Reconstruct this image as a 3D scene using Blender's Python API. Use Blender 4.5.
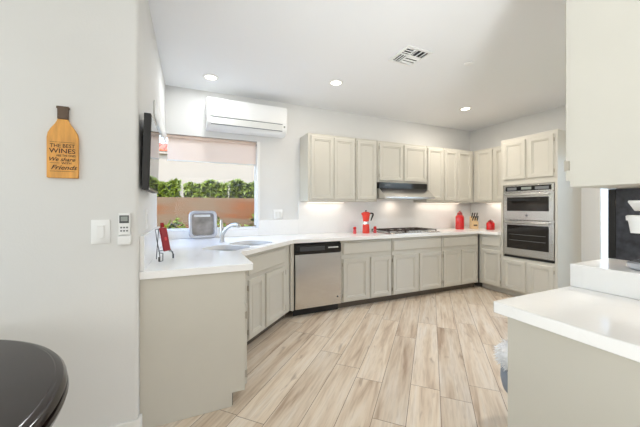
import bpy, bmesh, math, random
from mathutils import Vector, Matrix
random.seed(7)
PI = math.pi
for o in list(bpy.data.objects):
    bpy.data.objects.remove(o)
SC = bpy.context.scene
COL = SC.collection

# ------------------------------------------------------------------ camera
YAW = 0.4189
cam_d = bpy.data.cameras.new('camera')
cam = bpy.data.objects.new('camera', cam_d)
COL.objects.link(cam)
cam.location = (0, 0, 1.2827)
cam.rotation_euler = (PI/2, 0, -YAW)
cam_d.sensor_fit = 'HORIZONTAL'
cam_d.sensor_width = 36.0
cam_d.lens = 290.39/640*36.0
cam_d.shift_y = -(213.5-207.354)/640
cam_d.clip_start = 0.05
SC.camera = cam

# ------------------------------------------------------------------ exposure, sky, sun, added fill lights
SC.view_settings.view_transform = 'Standard'
SC.view_settings.look = 'None'
SC.view_settings.gamma = 1.0
SC.view_settings.use_curve_mapping = False
SC.view_settings.exposure = 0.12

W = bpy.data.worlds.new('sky'); SC.world = W
W.use_nodes = True
nt = W.node_tree
bgn = nt.nodes['Background']
sky = nt.nodes.new('ShaderNodeTexSky')
sky.sky_type = 'NISHITA'
sky.sun_disc = False
sky.sun_elevation = math.radians(52)
sky.sun_rotation = math.radians(200)
nt.links.new(sky.outputs[0], bgn.inputs[0])
bgn.inputs[1].default_value = 1.15

def light(name, kind, loc, energy, color=(1, 1, 1), size=None, size_y=None, direction=None, parent=None, **kw):
    d = bpy.data.lights.new(name, kind)
    d.energy = energy; d.color = color
    if kind == 'AREA':
        d.shape = kw.get('shape', 'RECTANGLE'); d.size = size
        if size_y: d.size_y = size_y
        if 'spread' in kw: d.spread = kw['spread']
    if kind == 'SPOT':
        d.spot_size = kw.get('spot', 2.2); d.spot_blend = 0.9; d.shadow_soft_size = size
    if kind == 'SUN': d.angle = size
    o = bpy.data.objects.new(name, d); COL.objects.link(o)
    o.location = loc
    if direction is not None:
        o.rotation_euler = Vector(direction).to_track_quat('-Z', 'Y').to_euler()
    if parent: o.parent = parent
    return o

light('sun', 'SUN', (0, -20, 30), 3.4, (1, .95, .88), size=0.02, direction=(0.35, 0.55, -0.80))
# added area lights before the solid rear and side walls, imitating window daylight
light('added_rear_fill', 'AREA', (0.4, -5.90, 1.45), 64, (0.96, 0.97, 0.97), 5.0, 2.3, (0, 1, 0.08))
light('added_side_fill', 'AREA', (-3.1, 0.4, 1.45), 32, (0.84, 0.97, 1.0), 2.2, 2.0, (1, 0, 0))
light('added_side_fill_2', 'AREA', (-3.1, -2.4, 1.45), 26, (0.96, 0.98, 1.0), 3.0, 2.0, (1, 0, 0))
# added light behind the camera, aimed up and forward to brighten the ceiling
light('added_ceiling_fill', 'AREA', (-0.2, -1.6, 0.5), 10.5, (0.92, 0.97, 1.0), 0.6, 0.6, (0.40, 0.76, 0.53), spread=math.radians(56))
# added lamps out of view, no fixtures, filling living area and near kitchen end
for q in ((.2,-1.8),(2.8,-2.2),(-1.6,.2)):
    light('added_living_area_fill', 'AREA', (q[0],q[1],2.68), 7, (.95,.98,1), .11, None, (0,0,-1), shape='DISK')
light('added_near_kitchen_fill', 'AREA', (3.1,1.25,2.68), 23, (1,.96,.89), .11, None, (0,0,-1), shape='DISK')

# ------------------------------------------------------------------ materials
def lin(c):
    out = []
    for v in c[:3]:
        v = v/255.0
        out.append(v/12.92 if v <= 0.04045 else ((v+0.055)/1.055)**2.4)
    return (out[0], out[1], out[2], 1.0)

class NT:
    def __init__(s, m): s.t = m.node_tree
    def n(s, typ, **kw):
        nd = s.t.nodes.new(typ)
        for k, v in kw.items(): setattr(nd, k, v)
        return nd
    def l(s, a, b): s.t.links.new(a, b)
    def math(s, op, a, b=None):
        nd = s.n('ShaderNodeMath', operation=op)
        for i, q in enumerate((a, b)):
            if q is None: continue
            if isinstance(q, (int, float)): nd.inputs[i].default_value = q
            else: s.l(q, nd.inputs[i])
        return nd.outputs[0]

def mat(name, rgb, rough=0.5, metal=0.0, noise=0.0, nscale=8.0, bump=0.0, bscale=60.0, stretch=None, coat=0.0, spec=None):
    m = bpy.data.materials.new(name); m.use_nodes = True
    p = m.node_tree.nodes['Principled BSDF']
    c = lin(rgb)
    p.inputs['Base Color'].default_value = c
    p.inputs['Roughness'].default_value = rough
    p.inputs['Metallic'].default_value = metal
    if coat: p.inputs['Coat Weight'].default_value = coat
    if spec is not None: p.inputs['Specular IOR Level'].default_value = spec
    N = NT(m)
    tc = N.n('ShaderNodeTexCoord')
    src = tc.outputs['Object']
    if stretch:
        mp = N.n('ShaderNodeMapping'); mp.inputs['Scale'].default_value = stretch
        N.l(src, mp.inputs['Vector']); src = mp.outputs[0]
    if noise > 0:
        tx = N.n('ShaderNodeTexNoise'); tx.inputs['Scale'].default_value = nscale
        tx.inputs['Detail'].default_value = 3
        N.l(src, tx.inputs['Vector'])
        r = N.n('ShaderNodeValToRGB')
        r.color_ramp.elements[0].position = 0.3; r.color_ramp.elements[1].position = 0.7
        r.color_ramp.elements[0].color = [max(0, v*(1-noise)) for v in c[:3]]+[1]
        r.color_ramp.elements[1].color = [min(1, v*(1+noise)) for v in c[:3]]+[1]
        N.l(tx.outputs['Fac'], r.inputs[0]); N.l(r.outputs[0], p.inputs['Base Color'])
    if bump > 0:
        tx = N.n('ShaderNodeTexNoise'); tx.inputs['Scale'].default_value = bscale
        tx.inputs['Detail'].default_value = 2
        N.l(src, tx.inputs['Vector'])
        b = N.n('ShaderNodeBump'); b.inputs['Strength'].default_value = bump; b.inputs['Distance'].default_value = 0.002
        N.l(tx.outputs['Fac'], b.inputs['Height']); N.l(b.outputs[0], p.inputs['Normal'])
    return m

def emit(name, rgb, strength):
    m = bpy.data.materials.new(name); m.use_nodes = True
    p = m.node_tree.nodes['Principled BSDF']
    p.inputs['Base Color'].default_value = lin(rgb)
    p.inputs['Emission Color'].default_value = lin(rgb)
    p.inputs['Emission Strength'].default_value = strength
    return m

def glass_mat(name, tint=(255, 255, 255), rough=0.0):
    m = bpy.data.materials.new(name); m.use_nodes = True
    N = NT(m); t = m.node_tree
    t.nodes.remove(t.nodes['Principled BSDF'])
    tr = N.n('ShaderNodeBsdfTransparent'); tr.inputs[0].default_value = lin(tint)
    gl = N.n('ShaderNodeBsdfGlossy'); gl.inputs['Roughness'].default_value = rough
    fr = N.n('ShaderNodeFresnel'); fr.inputs[0].default_value = 1.22
    mx = N.n('ShaderNodeMixShader')
    N.l(fr.outputs[0], mx.inputs[0]); N.l(tr.outputs[0], mx.inputs[1]); N.l(gl.outputs[0], mx.inputs[2])
    N.l(mx.outputs[0], t.nodes['Material Output'].inputs['Surface'])
    return m

M = {}
M['wall'] = mat('wall_paint', (226, 225, 222), 0.85, noise=0.012, nscale=3, bump=0.25, bscale=90)
M['ceiling'] = mat('ceiling_paint', (244, 245, 246), 0.9, bump=0.2, bscale=70)
M['trim'] = mat('white_trim', (240, 239, 235), 0.45)
M['cab'] = mat('greige_cabinet_paint', (205, 201, 190), 0.42, noise=0.012, nscale=5)
M['cabin'] = mat('cabinet_shadow_gap', (150, 144, 132), 0.6)
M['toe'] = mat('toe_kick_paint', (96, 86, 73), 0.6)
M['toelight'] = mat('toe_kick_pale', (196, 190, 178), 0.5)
M['white'] = mat('white_plastic', (242, 242, 240), 0.35)
M['offwhite'] = mat('offwhite_plastic', (228, 228, 224), 0.4)
M['steel'] = mat('brushed_steel', (208, 207, 205), 0.27, 1.0, noise=0.05, nscale=6, stretch=(1, 1, 40))
M['chrome'] = mat('chrome', (222, 222, 222), 0.12, 1.0)
M['satin'] = mat('satin_nickel', (190, 189, 186), 0.3, 1.0)
M['sinksteel'] = mat('sink_steel', (214, 214, 213), 0.32, 1.0)
M['black'] = mat('black_gloss', (16, 15, 15), 0.12)
M['blackmat'] = mat('black_matte', (26, 25, 24), 0.5)
M['iron'] = mat('cast_iron', (52, 38, 31), 0.5)
M['ovenglass'] = mat('oven_glass', (30, 26, 23), 0.06)
M['hinge'] = mat('painted_hinge', (176, 168, 154), 0.45, 0.0)
M['red'] = mat('red_enamel', (200, 26, 24), 0.22, coat=0.3)
M['redglass'] = mat('red_glass', (205, 18, 24), 0.12, coat=0.5)
M['redlid'] = mat('dark_red_lid', (150, 12, 18), 0.3)
M['redmoka'] = mat('coral_red_enamel', (226, 66, 52), 0.25)
M['pink'] = mat('rose_red_plastic', (214, 70, 78), 0.3)
M['redplaque'] = mat('crimson_plaque', (150, 26, 40), 0.4)
M['grey'] = mat('grey_plastic', (120, 122, 124), 0.4)
M['darkgrey'] = mat('dark_grey', (66, 68, 70), 0.45)
M['lcd'] = mat('lcd_grey', (150, 156, 150), 0.3)
M['ventdark'] = mat('vent_shadow', (40, 40, 38), 0.8)
M['blockwood'] = mat('pale_beech', (226, 196, 150), 0.5, noise=0.08, nscale=10, stretch=(8, 8, 1))
M['signwood'] = mat('bamboo', (222, 160, 78), 0.45, noise=0.16, nscale=7, stretch=(7, 1, 1.2))
M['signneck'] = mat('dark_stained_wood', (92, 72, 54), 0.5, noise=0.12, nscale=12, stretch=(4, 1, 1))
M['ink'] = mat('burnt_lettering', (66, 40, 20), 0.6)
M['table'] = mat('espresso_table', (32, 21, 19), 0.14, noise=0.2, nscale=5, coat=0.0, spec=0.5)
M['fur'] = mat('white_fur', (252, 252, 252), 0.9)
M['bluegrey'] = mat('blue_grey_upholstery', (142, 152, 164), 0.7, bump=0.3, bscale=200)
M['tray'] = mat('clear_acrylic', (188, 188, 192), 0.12, coat=0.4)
M['traypanel'] = mat('tray_face', (152, 146, 140), 0.1, noise=0.35, nscale=7)
M['machine'] = mat('coffee_machine_dark', (24, 27, 32), 0.25)
M['machinesilver'] = mat('coffee_machine_silver', (200, 203, 210), 0.25, 0.5)
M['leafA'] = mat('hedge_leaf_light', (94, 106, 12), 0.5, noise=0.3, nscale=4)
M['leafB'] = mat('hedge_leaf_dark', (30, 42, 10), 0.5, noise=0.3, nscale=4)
M['soil'] = mat('garden_soil', (150, 134, 112), 0.95, noise=0.2, nscale=3)
M['stucco'] = mat('neighbour_stucco', (136, 126, 110), 0.9, noise=0.03, nscale=1.5, bump=0.3, bscale=40)
M['rooftile'] = mat('red_roof_tile', (168, 84, 52), 0.8, noise=0.2, nscale=5)
M['lawn'] = mat('pale_lawn', (110, 130, 84), 0.9, noise=0.15, nscale=4)
M['palewall'] = mat('pale_garden_wall', (200, 198, 192), 0.9)
M['glass'] = glass_mat('window_glass')
M['lens'] = emit('lamp_lens', (255, 246, 232), 7.0)
M['strip'] = emit('led_strip', (255, 236, 214), 3.0)
M['screen'] = mat('tv_screen', (8, 8, 9), 0.04)

def fabric_shade():
    m = bpy.data.materials.new('shade_fabric'); m.use_nodes = True
    N = NT(m); t = m.node_tree
    t.nodes.remove(t.nodes['Principled BSDF'])
    df = N.n('ShaderNodeBsdfDiffuse'); df.inputs[0].default_value = lin((252, 243, 234))
    tl = N.n('ShaderNodeBsdfTranslucent'); tl.inputs[0].default_value = lin((252, 236, 222))
    mx = N.n('ShaderNodeMixShader'); mx.inputs[0].default_value = 0.55
    N.l(df.outputs[0], mx.inputs[1]); N.l(tl.outputs[0], mx.inputs[2])
    N.l(mx.outputs[0], t.nodes['Material Output'].inputs['Surface'])
    return m
M['shade'] = fabric_shade()

def quartz():
    m = mat('white_quartz', (246, 245, 243), 0.16)
    N = NT(m); p = m.node_tree.nodes['Principled BSDF']
    tc = N.n('ShaderNodeTexCoord')
    w = N.n('ShaderNodeTexNoise'); w.inputs['Scale'].default_value = 2.2; w.inputs['Detail'].default_value = 6
    w.inputs['Distortion'].default_value = 1.4
    N.l(tc.outputs['Object'], w.inputs['Vector'])
    a = N.math('SUBTRACT', w.outputs['Fac'], 0.5); a = N.math('ABSOLUTE', a)
    r = N.n('ShaderNodeValToRGB')
    r.color_ramp.elements[0].position = 0.0; r.color_ramp.elements[0].color = lin((245, 244, 242))
    r.color_ramp.elements[1].position = 0.02; r.color_ramp.elements[1].color = lin((247, 246, 244))
    N.l(a, r.inputs[0]); N.l(r.outputs[0], p.inputs['Base Color'])
    return m
M['quartz'] = quartz()

def wood_floor():
    m = bpy.data.materials.new('oak_plank_floor'); m.use_nodes = True
    N = NT(m); p = m.node_tree.nodes['Principled BSDF']
    tc = N.n('ShaderNodeTexCoord')
    sp = N.n('ShaderNodeSeparateXYZ'); N.l(tc.outputs['Object'], sp.inputs[0])
    X, Y = sp.outputs[0], sp.outputs[1]
    s2 = 1/math.sqrt(2)
    u = N.math('MULTIPLY', N.math('ADD', X, Y), s2)          # along the planks
    v = N.math('MULTIPLY', N.math('SUBTRACT', X, Y), s2)     # across the planks
    PW, PL = 0.196, 1.22
    vr = N.math('DIVIDE', N.math('SUBTRACT', v, 0.055), PW)
    row = N.math('FLOOR', vr); fv = N.math('FRACT', vr)
    wn = N.n('ShaderNodeTexWhiteNoise', noise_dimensions='1D'); N.l(row, wn.inputs['W'])
    ur = N.math('ADD', N.math('DIVIDE', u, PL), N.math('MULTIPLY', wn.outputs['Value'], 7.3))
    colr = N.math('FLOOR', ur); fu = N.math('FRACT', ur)
    cb = N.n('ShaderNodeCombineXYZ'); N.l(row, cb.inputs[0]); N.l(colr, cb.inputs[1])
    wid = N.n('ShaderNodeTexWhiteNoise', noise_dimensions='2D'); N.l(cb.outputs[0], wid.inputs['Vector'])
    rnd = wid.outputs['Value']
    # grain coordinates: stretched along the plank and shifted per plank
    gc = N.n('ShaderNodeCombineXYZ')
    N.l(N.math('ADD', N.math('MULTIPLY', u, 1.3), N.math('MULTIPLY', rnd, 37.0)), gc.inputs[0])
    N.l(N.math('MULTIPLY', v, 15.0), gc.inputs[1])
    N.l(N.math('MULTIPLY', rnd, 91.0), gc.inputs[2])
    g1 = N.n('ShaderNodeTexNoise'); g1.inputs['Scale'].default_value = 1.0; g1.inputs['Detail'].default_value = 4; g1.inputs['Distortion'].default_value = 0.6
    N.l(gc.outputs[0], g1.inputs['Vector'])
    g2 = N.n('ShaderNodeTexNoise'); g2.inputs['Scale'].default_value = 4.5; g2.inputs['Detail'].default_value = 4; g2.inputs['Distortion'].default_value = 0.3
    N.l(gc.outputs[0], g2.inputs['Vector'])
    r1 = N.n('ShaderNodeValToRGB')
    e = r1.color_ramp.elements
    e[0].position = 0.27; e[0].color = lin((180, 157, 135))
    e[1].position = 0.72; e[1].color = lin((230, 221, 209))
    k = e.new(0.40); k.color = lin((212, 194, 172))
    k = e.new(0.52); k.color = lin((224, 210, 191))
    N.l(g1.outputs['Fac'], r1.inputs[0])
    r2 = N.n('ShaderNodeValToRGB')
    r2.color_ramp.elements[0].position = 0.30; r2.color_ramp.elements[0].color = (0.74, 0.71, 0.68, 1)
    r2.color_ramp.elements[1].position = 0.55; r2.color_ramp.elements[1].color = (1, 1, 1, 1)
    N.l(g2.outputs['Fac'], r2.inputs[0])
    mx = N.n('ShaderNodeMix', data_type='RGBA', blend_type='MULTIPLY'); mx.inputs[0].default_value = 0.6
    N.l(r1.outputs[0], mx.inputs[6]); N.l(r2.outputs[0], mx.inputs[7])
    r3 = N.n('ShaderNodeValToRGB')
    r3.color_ramp.elements[0].color = (0.90, 0.885, 0.875, 1); r3.color_ramp.elements[1].color = (1.06, 1.05, 1.04, 1)
    N.l(rnd, r3.inputs[0])
    mx2 = N.n('ShaderNodeMix', data_type='RGBA', blend_type='MULTIPLY'); mx2.inputs[0].default_value = 1.0
    N.l(mx.outputs[2], mx2.inputs[6]); N.l(r3.outputs[0], mx2.inputs[7])
    kn = N.n('ShaderNodeTexNoise'); kn.inputs['Scale'].default_value = 1.0; kn.inputs['Detail'].default_value = 2; kn.inputs['Distortion'].default_value = 0.8
    kc = N.n('ShaderNodeCombineXYZ')
    N.l(N.math('ADD', N.math('MULTIPLY', u, 3.0), N.math('MULTIPLY', rnd, 53.0)), kc.inputs[0]); N.l(N.math('MULTIPLY', v, 13.0), kc.inputs[1]); N.l(N.math('MULTIPLY', rnd, 17.0), kc.inputs[2])
    N.l(kc.outputs[0], kn.inputs['Vector'])
    kr = N.n('ShaderNodeValToRGB'); kr.color_ramp.elements[0].position = 0.66; kr.color_ramp.elements[0].color = (0, 0, 0, 1); kr.color_ramp.elements[1].position = 0.78; kr.color_ramp.elements[1].color = (1, 1, 1, 1)
    N.l(kn.outputs['Fac'], kr.inputs[0])
    mk = N.n('ShaderNodeMix', data_type='RGBA'); N.l(N.math('MULTIPLY', kr.outputs[0], 0.75), mk.inputs[0])
    N.l(mx2.outputs[2], mk.inputs[6]); mk.inputs[7].default_value = lin((140, 116, 96))
    mx2 = mk
    # joints
    ev = N.math('MINIMUM', fv, N.math('SUBTRACT', 1.0, fv)); ev = N.math('MULTIPLY', ev, PW)
    eu = N.math('MINIMUM', fu, N.math('SUBTRACT', 1.0, fu)); eu = N.math('MULTIPLY', eu, PL)
    ed = N.math('MINIMUM', ev, eu)
    gap = N.math('LESS_THAN', ed, 0.0019)
    mx3 = N.n('ShaderNodeMix', data_type='RGBA'); N.l(gap, mx3.inputs[0])
    N.l(mx2.outputs[2], mx3.inputs[6]); mx3.inputs[7].default_value = lin((132, 110, 92))
    N.l(mx3.outputs[2], p.inputs['Base Color'])
    p.inputs['Roughness'].default_value = 0.38
    b = N.n('ShaderNodeBump'); b.inputs['Strength'].default_value = 0.3; b.inputs['Distance'].default_value = 0.001
    N.l(N.math('SUBTRACT', g2.outputs['Fac'], N.math('MULTIPLY', gap, 2.0)), b.inputs['Height'])
    N.l(b.outputs[0], p.inputs['Normal'])
    return m
M['floor'] = wood_floor()

def stone_black():
    m = mat('black_stone_tile', (34, 36, 42), 0.35)
    N = NT(m); p = m.node_tree.nodes['Principled BSDF']
    tc = N.n('ShaderNodeTexCoord')
    w = N.n('ShaderNodeTexNoise'); w.inputs['Scale'].default_value = 28; w.inputs['Detail'].default_value = 6
    N.l(tc.outputs['Object'], w.inputs['Vector'])
    r = N.n('ShaderNodeValToRGB')
    r.color_ramp.elements[0].position = 0.35; r.color_ramp.elements[0].color = lin((18, 20, 26))
    r.color_ramp.elements[1].position = 0.8; r.color_ramp.elements[1].color = lin((62, 63, 72))
    N.l(w.outputs['Fac'], r.inputs[0]); N.l(r.outputs[0], p.inputs['Base Color'])
    return m
M['blackstone'] = stone_black()

def block_wall():
    m = mat('brown_block_wall', (172, 132, 100), 0.9)
    N = NT(m); p = m.node_tree.nodes['Principled BSDF']
    tc = N.n('ShaderNodeTexCoord')
    mp = N.n('ShaderNodeMapping'); mp.inputs['Rotation'].default_value = (PI/2, 0, 0)
    N.l(tc.outputs['Object'], mp.inputs[0])
    br = N.n('ShaderNodeTexBrick'); br.inputs['Scale'].default_value = 1.0
    br.inputs['Brick Width'].default_value = 0.4; br.inputs['Row Height'].default_value = 0.2; br.inputs['Mortar Size'].default_value = 0.006
    br.inputs['Color1'].default_value = lin((116, 62, 18)); br.inputs['Color2'].default_value = lin((104, 62, 24)); br.inputs['Mortar'].default_value = lin((88, 60, 36))
    N.l(mp.outputs[0], br.inputs['Vector'])
    w = N.n('ShaderNodeTexNoise'); w.inputs['Scale'].default_value = 0.9; w.inputs['Detail'].default_value = 5
    mp2 = N.n('ShaderNodeMapping'); mp2.inputs['Scale'].default_value = (0.6, 1, 3)
    N.l(tc.outputs['Object'], mp2.inputs[0]); N.l(mp2.outputs[0], w.inputs['Vector'])
    mx = N.n('ShaderNodeMix', data_type='RGBA')
    r = N.n('ShaderNodeValToRGB'); r.color_ramp.elements[0].position = 0.46; r.color_ramp.elements[1].position = 0.60
    N.l(w.outputs['Fac'], r.inputs[0]); N.l(r.outputs[0], mx.inputs[0])
    N.l(br.outputs['Color'], mx.inputs[6]); mx.inputs[7].default_value = lin((102, 82, 58))
    N.l(mx.outputs[2], p.inputs['Base Color'])
    return m
M['block'] = block_wall()

# ------------------------------------------------------------------ mesh helpers
class MB:
    def __init__(s): s.v = []; s.f = []
    def add(s, vs, fs):
        b = len(s.v); s.v += [tuple(q) for q in vs]; s.f += [tuple(i+b for i in f) for f in fs]; return s
    def box(s, x0, x1, y0, y1, z0, z1):
        x0, x1 = min(x0, x1), max(x0, x1); y0, y1 = min(y0, y1), max(y0, y1); z0, z1 = min(z0, z1), max(z0, z1)
        return s.add([(x0,y0,z0),(x1,y0,z0),(x1,y1,z0),(x0,y1,z0),(x0,y0,z1),(x1,y0,z1),(x1,y1,z1),(x0,y1,z1)],
                     [(0,3,2,1),(4,5,6,7),(0,1,5,4),(1,2,6,5),(2,3,7,6),(3,0,4,7)])
    def prism(s, poly, z0, z1):
        n = len(poly)
        return s.add([(x,y,z0) for x,y in poly]+[(x,y,z1) for x,y in poly],
                     [tuple(reversed(range(n))), tuple(range(n,2*n))]+[(i,(i+1)%n,n+(i+1)%n,n+i) for i in range(n)])
    def prism_y(s, poly, y0, y1):     # outline in x,z, thickness along y
        n = len(poly)
        return s.add([(x,y0,z) for x,z in poly]+[(x,y1,z) for x,z in poly],
                     [tuple(range(n)), tuple(reversed(range(n,2*n)))]+[(i,n+i,n+(i+1)%n,(i+1)%n) for i in range(n)])
    def prism_x(s, poly, x0, x1):     # outline in y,z, thickness along x
        n = len(poly)
        return s.add([(x0,y,z) for y,z in poly]+[(x1,y,z) for y,z in poly],
                     [tuple(reversed(range(n))), tuple(range(n,2*n))]+[(i,(i+1)%n,n+(i+1)%n,n+i) for i in range(n)])
    def lathe(s, prof, c=(0,0,0), seg=32, axis='z', cap=True):
        vs = []; fs = []; n = len(prof)
        for i in range(seg):
            a = 2*PI*i/seg
            for r, h in prof:
                x, y = r*math.cos(a), r*math.sin(a)
                if axis == 'z': p = (c[0]+x, c[1]+y, c[2]+h)
                elif axis == 'y': p = (c[0]+x, c[1]+h, c[2]-y)
                else: p = (c[0]+h, c[1]+x, c[2]+y)
                vs.append(p)
        for i in range(seg):
            j = (i+1) % seg
            for k in range(n-1):
                fs.append((i*n+k, j*n+k, j*n+k+1, i*n+k+1))
        if cap:
            fs.append(tuple(reversed([i*n for i in range(seg)])))
            fs.append(tuple(i*n+n-1 for i in range(seg)))
        return s.add(vs, fs)
    def tube(s, pts, r, seg=10):
        pts = [Vector(p) for p in pts]; n = len(pts)
        rr = r if isinstance(r, (list, tuple)) else [r]*n
        vs = []; fs = []; up = None
        for i, p in enumerate(pts):
            t = (pts[min(i+1,n-1)]-pts[max(i-1,0)]).normalized()
            if up is None:
                up = Vector((0,0,1)) if abs(t.z) < .9 else Vector((1,0,0))
            a = t.cross(up).normalized(); b = a.cross(t).normalized(); up = b
            for k in range(seg):
                q = 2*PI*k/seg
                vs.append(p+a*math.cos(q)*rr[i]+b*math.sin(q)*rr[i])
        for i in range(n-1):
            for k in range(seg):
                fs.append((i*seg+k, i*seg+(k+1)%seg, (i+1)*seg+(k+1)%seg, (i+1)*seg+k))
        fs.append(tuple(reversed(range(seg)))); fs.append(tuple((n-1)*seg+k for k in range(seg)))
        return s.add(vs, fs)
    def rings(s, rings, cap=True):    # list of equal-length vertex rings bridged in order
        n = len(rings[0]); vs = []; fs = []
        for r in rings: vs += r
        for i in range(len(rings)-1):
            for k in range(n):
                fs.append((i*n+k, i*n+(k+1)%n, (i+1)*n+(k+1)%n, (i+1)*n+k))
        if cap:
            fs.append(tuple(reversed(range(n)))); fs.append(tuple((len(rings)-1)*n+k for k in range(n)))
        return s.add(vs, fs)
    def xf(s, mtx, start=0):
        s.v = s.v[:start]+[tuple(mtx @ Vector(q)) for q in s.v[start:]]; return s

def tag(o, label, cat, group=None, kind=None):
    if label: o['label'] = label
    if cat: o['category'] = cat
    if group: o['group'] = group
    if kind: o['kind'] = kind
    return o

def build(name, mb, m, parent=None, bevel=0.0, seg=2, smooth=40, label=None):
    me = bpy.data.meshes.new(name)
    me.from_pydata(mb.v, [], mb.f)
    bm = bmesh.new(); bm.from_mesh(me)
    bmesh.ops.recalc_face_normals(bm, faces=bm.faces)
    bm.to_mesh(me); bm.free()
    me.materials.append(m)
    if smooth:
        for p in me.polygons: p.use_smooth = True
        me.set_sharp_from_angle(angle=math.radians(smooth))
    o = bpy.data.objects.new(name, me); COL.objects.link(o)
    if parent: o.parent = parent
    if bevel:
        b = o.modifiers.new('edge', 'BEVEL'); b.width = bevel; b.segments = seg; b.limit_method = 'ANGLE'; b.angle_limit = math.radians(50)
        b.harden_normals = False
    if label: o['label'] = label
    return o

def thing(name, label, cat, loc=(0,0,0), rz=0, group=None):
    o = bpy.data.objects.new(name, None); COL.objects.link(o)
    o.empty_display_size = 0.05
    o.location = loc; o.rotation_euler = (0,0,rz)
    return tag(o, label, cat, group)

def struct(name, mb, m, **kw):
    o = build(name, mb, m, **kw)
    if not kw.get('parent'): o['kind'] = 'structure'
    return o

def copy_tree(o, parent=None):
    c = o.copy(); COL.objects.link(c)
    if parent: c.parent = parent
    for ch in list(o.children): copy_tree(ch, c)
    return c

def arc(cx, cy, r, a0, a1, n=8):
    return [(cx+r*math.cos(math.radians(a0+(a1-a0)*i/n)), cy+r*math.sin(math.radians(a0+(a1-a0)*i/n))) for i in range(n+1)]

def rrect(x0, x1, y0, y1, r, n=6):
    return arc(x1-r,y1-r,r,0,90,n)+arc(x0+r,y1-r,r,90,180,n)+arc(x0+r,y0+r,r,180,270,n)+arc(x1-r,y0+r,r,270,360,n)

def slab_with_holes(outer, holes, z0, z1):
    bm = bmesh.new()
    loops = [outer]+holes
    edges = []; vl = []
    for lp in loops:
        vs = [bm.verts.new((x,y,z1)) for x,y in lp]; vl.append(vs)
        edges += [bm.edges.new((vs[i],vs[(i+1)%len(vs)])) for i in range(len(vs))]
    r = bmesh.ops.triangle_fill(bm, use_beauty=True, use_dissolve=False, edges=edges)
    top = [f for f in bm.faces]
    ext = bmesh.ops.extrude_face_region(bm, geom=top)
    for q in ext['geom']:
        if isinstance(q, bmesh.types.BMVert): q.co.z = z0
    bmesh.ops.recalc_face_normals(bm, faces=bm.faces)
    mb = MB()
    bm.verts.index_update()
    mb.add([v.co[:] for v in bm.verts], [tuple(v.index for v in f.verts) for f in bm.faces])
    bm.free()
    return mb

# ------------------------------------------------------------------ room measures
XL, YB, XR, ZC, YN = -0.268, 3.793, 4.746, 2.698, 1.90
XW, YR = -3.2, -6.0
T = 0.12
WZ0, WZ1 = 1.013, 2.14      # corner window
WX1, WY0 = 0.805, 2.88

# floor, ceiling
struct('floor', MB().box(XW, XR+T, YR, YB+T, -0.1, 0), M['floor'], smooth=0)
ceil_mb = MB().box(XW-T, XR+T, YR-T, YN+T, ZC, ZC+0.2).box(XL-0.4, XR+T, YN+T, YB+0.35, ZC, ZC+0.2)
struct('ceiling', ceil_mb, M['ceiling'], smooth=0)

# walls
mb = MB().box(WX1, XR+T, YB, YB+T, 0, ZC).box(XL-T, WX1, YB, YB+T, 0, WZ0).box(XL-T, WX1, YB, YB+T, WZ1, ZC)
struct('wall_back', mb, M['wall'], smooth=0)
mb = MB().box(XL-T, XL, YN+T, WY0, 0, ZC).box(XL-T, XL, WY0, YB, 0, WZ0).box(XL-T, XL, WY0, YB, WZ1, ZC)
struct('wall_left', mb, M['wall'], smooth=0)
poly = [(XW, YN), ] + arc(XL-0.02, YN+0.02, 0.02, 270, 360, 6) + [(XL, YN+T), (XW, YN+T)]
struct('wall_near', MB().prism(poly, 0, ZC), M['wall'], smooth=40)
DY0, DY1, DZ = 0.25, 1.925, 2.08
mb = MB().box(XR, XR+T, DY1, YB, 0, ZC).box(XR, XR+T, DY0, DY1, DZ, ZC).box(XR, XR+T, YR, DY0, 0, ZC)
struct('wall_right', mb, M['wall'], smooth=0)
struct('wall_rear', MB().box(XW-T, XR+T, YR-T, YR, 0, ZC), M['wall'], smooth=0)
struct('wall_far_left', MB().box(XW-T, XW, YR, YN+T, 0, ZC), M['wall'], smooth=0)
struct('wall_divider', MB().box(1.985, 2.10, -1.6, 0.74, 0, ZC), M['wall'], smooth=0)
# baseboards
poly = [(XW, YN-0.014)] + arc(XL-0.02, YN+0.02, 0.034, 270, 360, 6) + [(XL+0.014, YN+0.048), (XL, YN+0.048)] + list(reversed(arc(XL-0.02, YN+0.02, 0.02, 270, 360, 6))) + [(XW, YN)]
struct('baseboard_near', MB().prism(poly, 0, 0.10), M['trim'], bevel=0.004)
struct('baseboard_right', MB().box(XR-0.014, XR, DY1, 2.11, 0, 0.1), M['trim'], bevel=0.004)

# corner window: glazing, slim frame and roller shades
fr = MB().box(XL-0.06, WX1, YB+0.075, YB+0.115, WZ0, WZ0+0.014).box(XL-0.06, WX1, YB+0.075, YB+0.115, WZ1-0.03, WZ1).box(WX1-0.028, WX1, YB+0.075, YB+0.115, WZ0+0.03, WZ1-0.03)
w1 = struct('window_1', MB().box(XL-0.06, WX1-0.028, YB+0.093, YB+0.098, WZ0+0.014, WZ1-0.03), M['glass'], smooth=0)
build('window_frame', fr, M['trim'], w1, bevel=0.003)
w2 = struct('window_2', MB().box(XL-0.098, XL-0.093, WY0, YB+0.09, WZ0+0.03, WZ1-0.03), M['glass'], smooth=0)
fr = MB().box(XL-0.115, XL-0.075, WY0, YB+0.06, WZ0, WZ0+0.03).box(XL-0.115, XL-0.075, WY0, YB+0.06, WZ1-0.03, WZ1).box(XL-0.115, XL-0.075, WY0, WY0+0.028, WZ0+0.03, WZ1-0.03)
build('window_frame', fr, M['trim'], w2, bevel=0.003)
struct('trim_2', MB().box(WX1-.012, WX1-.0005, YB-.010, YB+.074, WZ0+.005, WZ1-.0005).box(WX1-.0005, WX1+.024, YB-.010, YB-.0005, WZ0+.005, WZ1+.0), M['trim'], bevel=.002)
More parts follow.
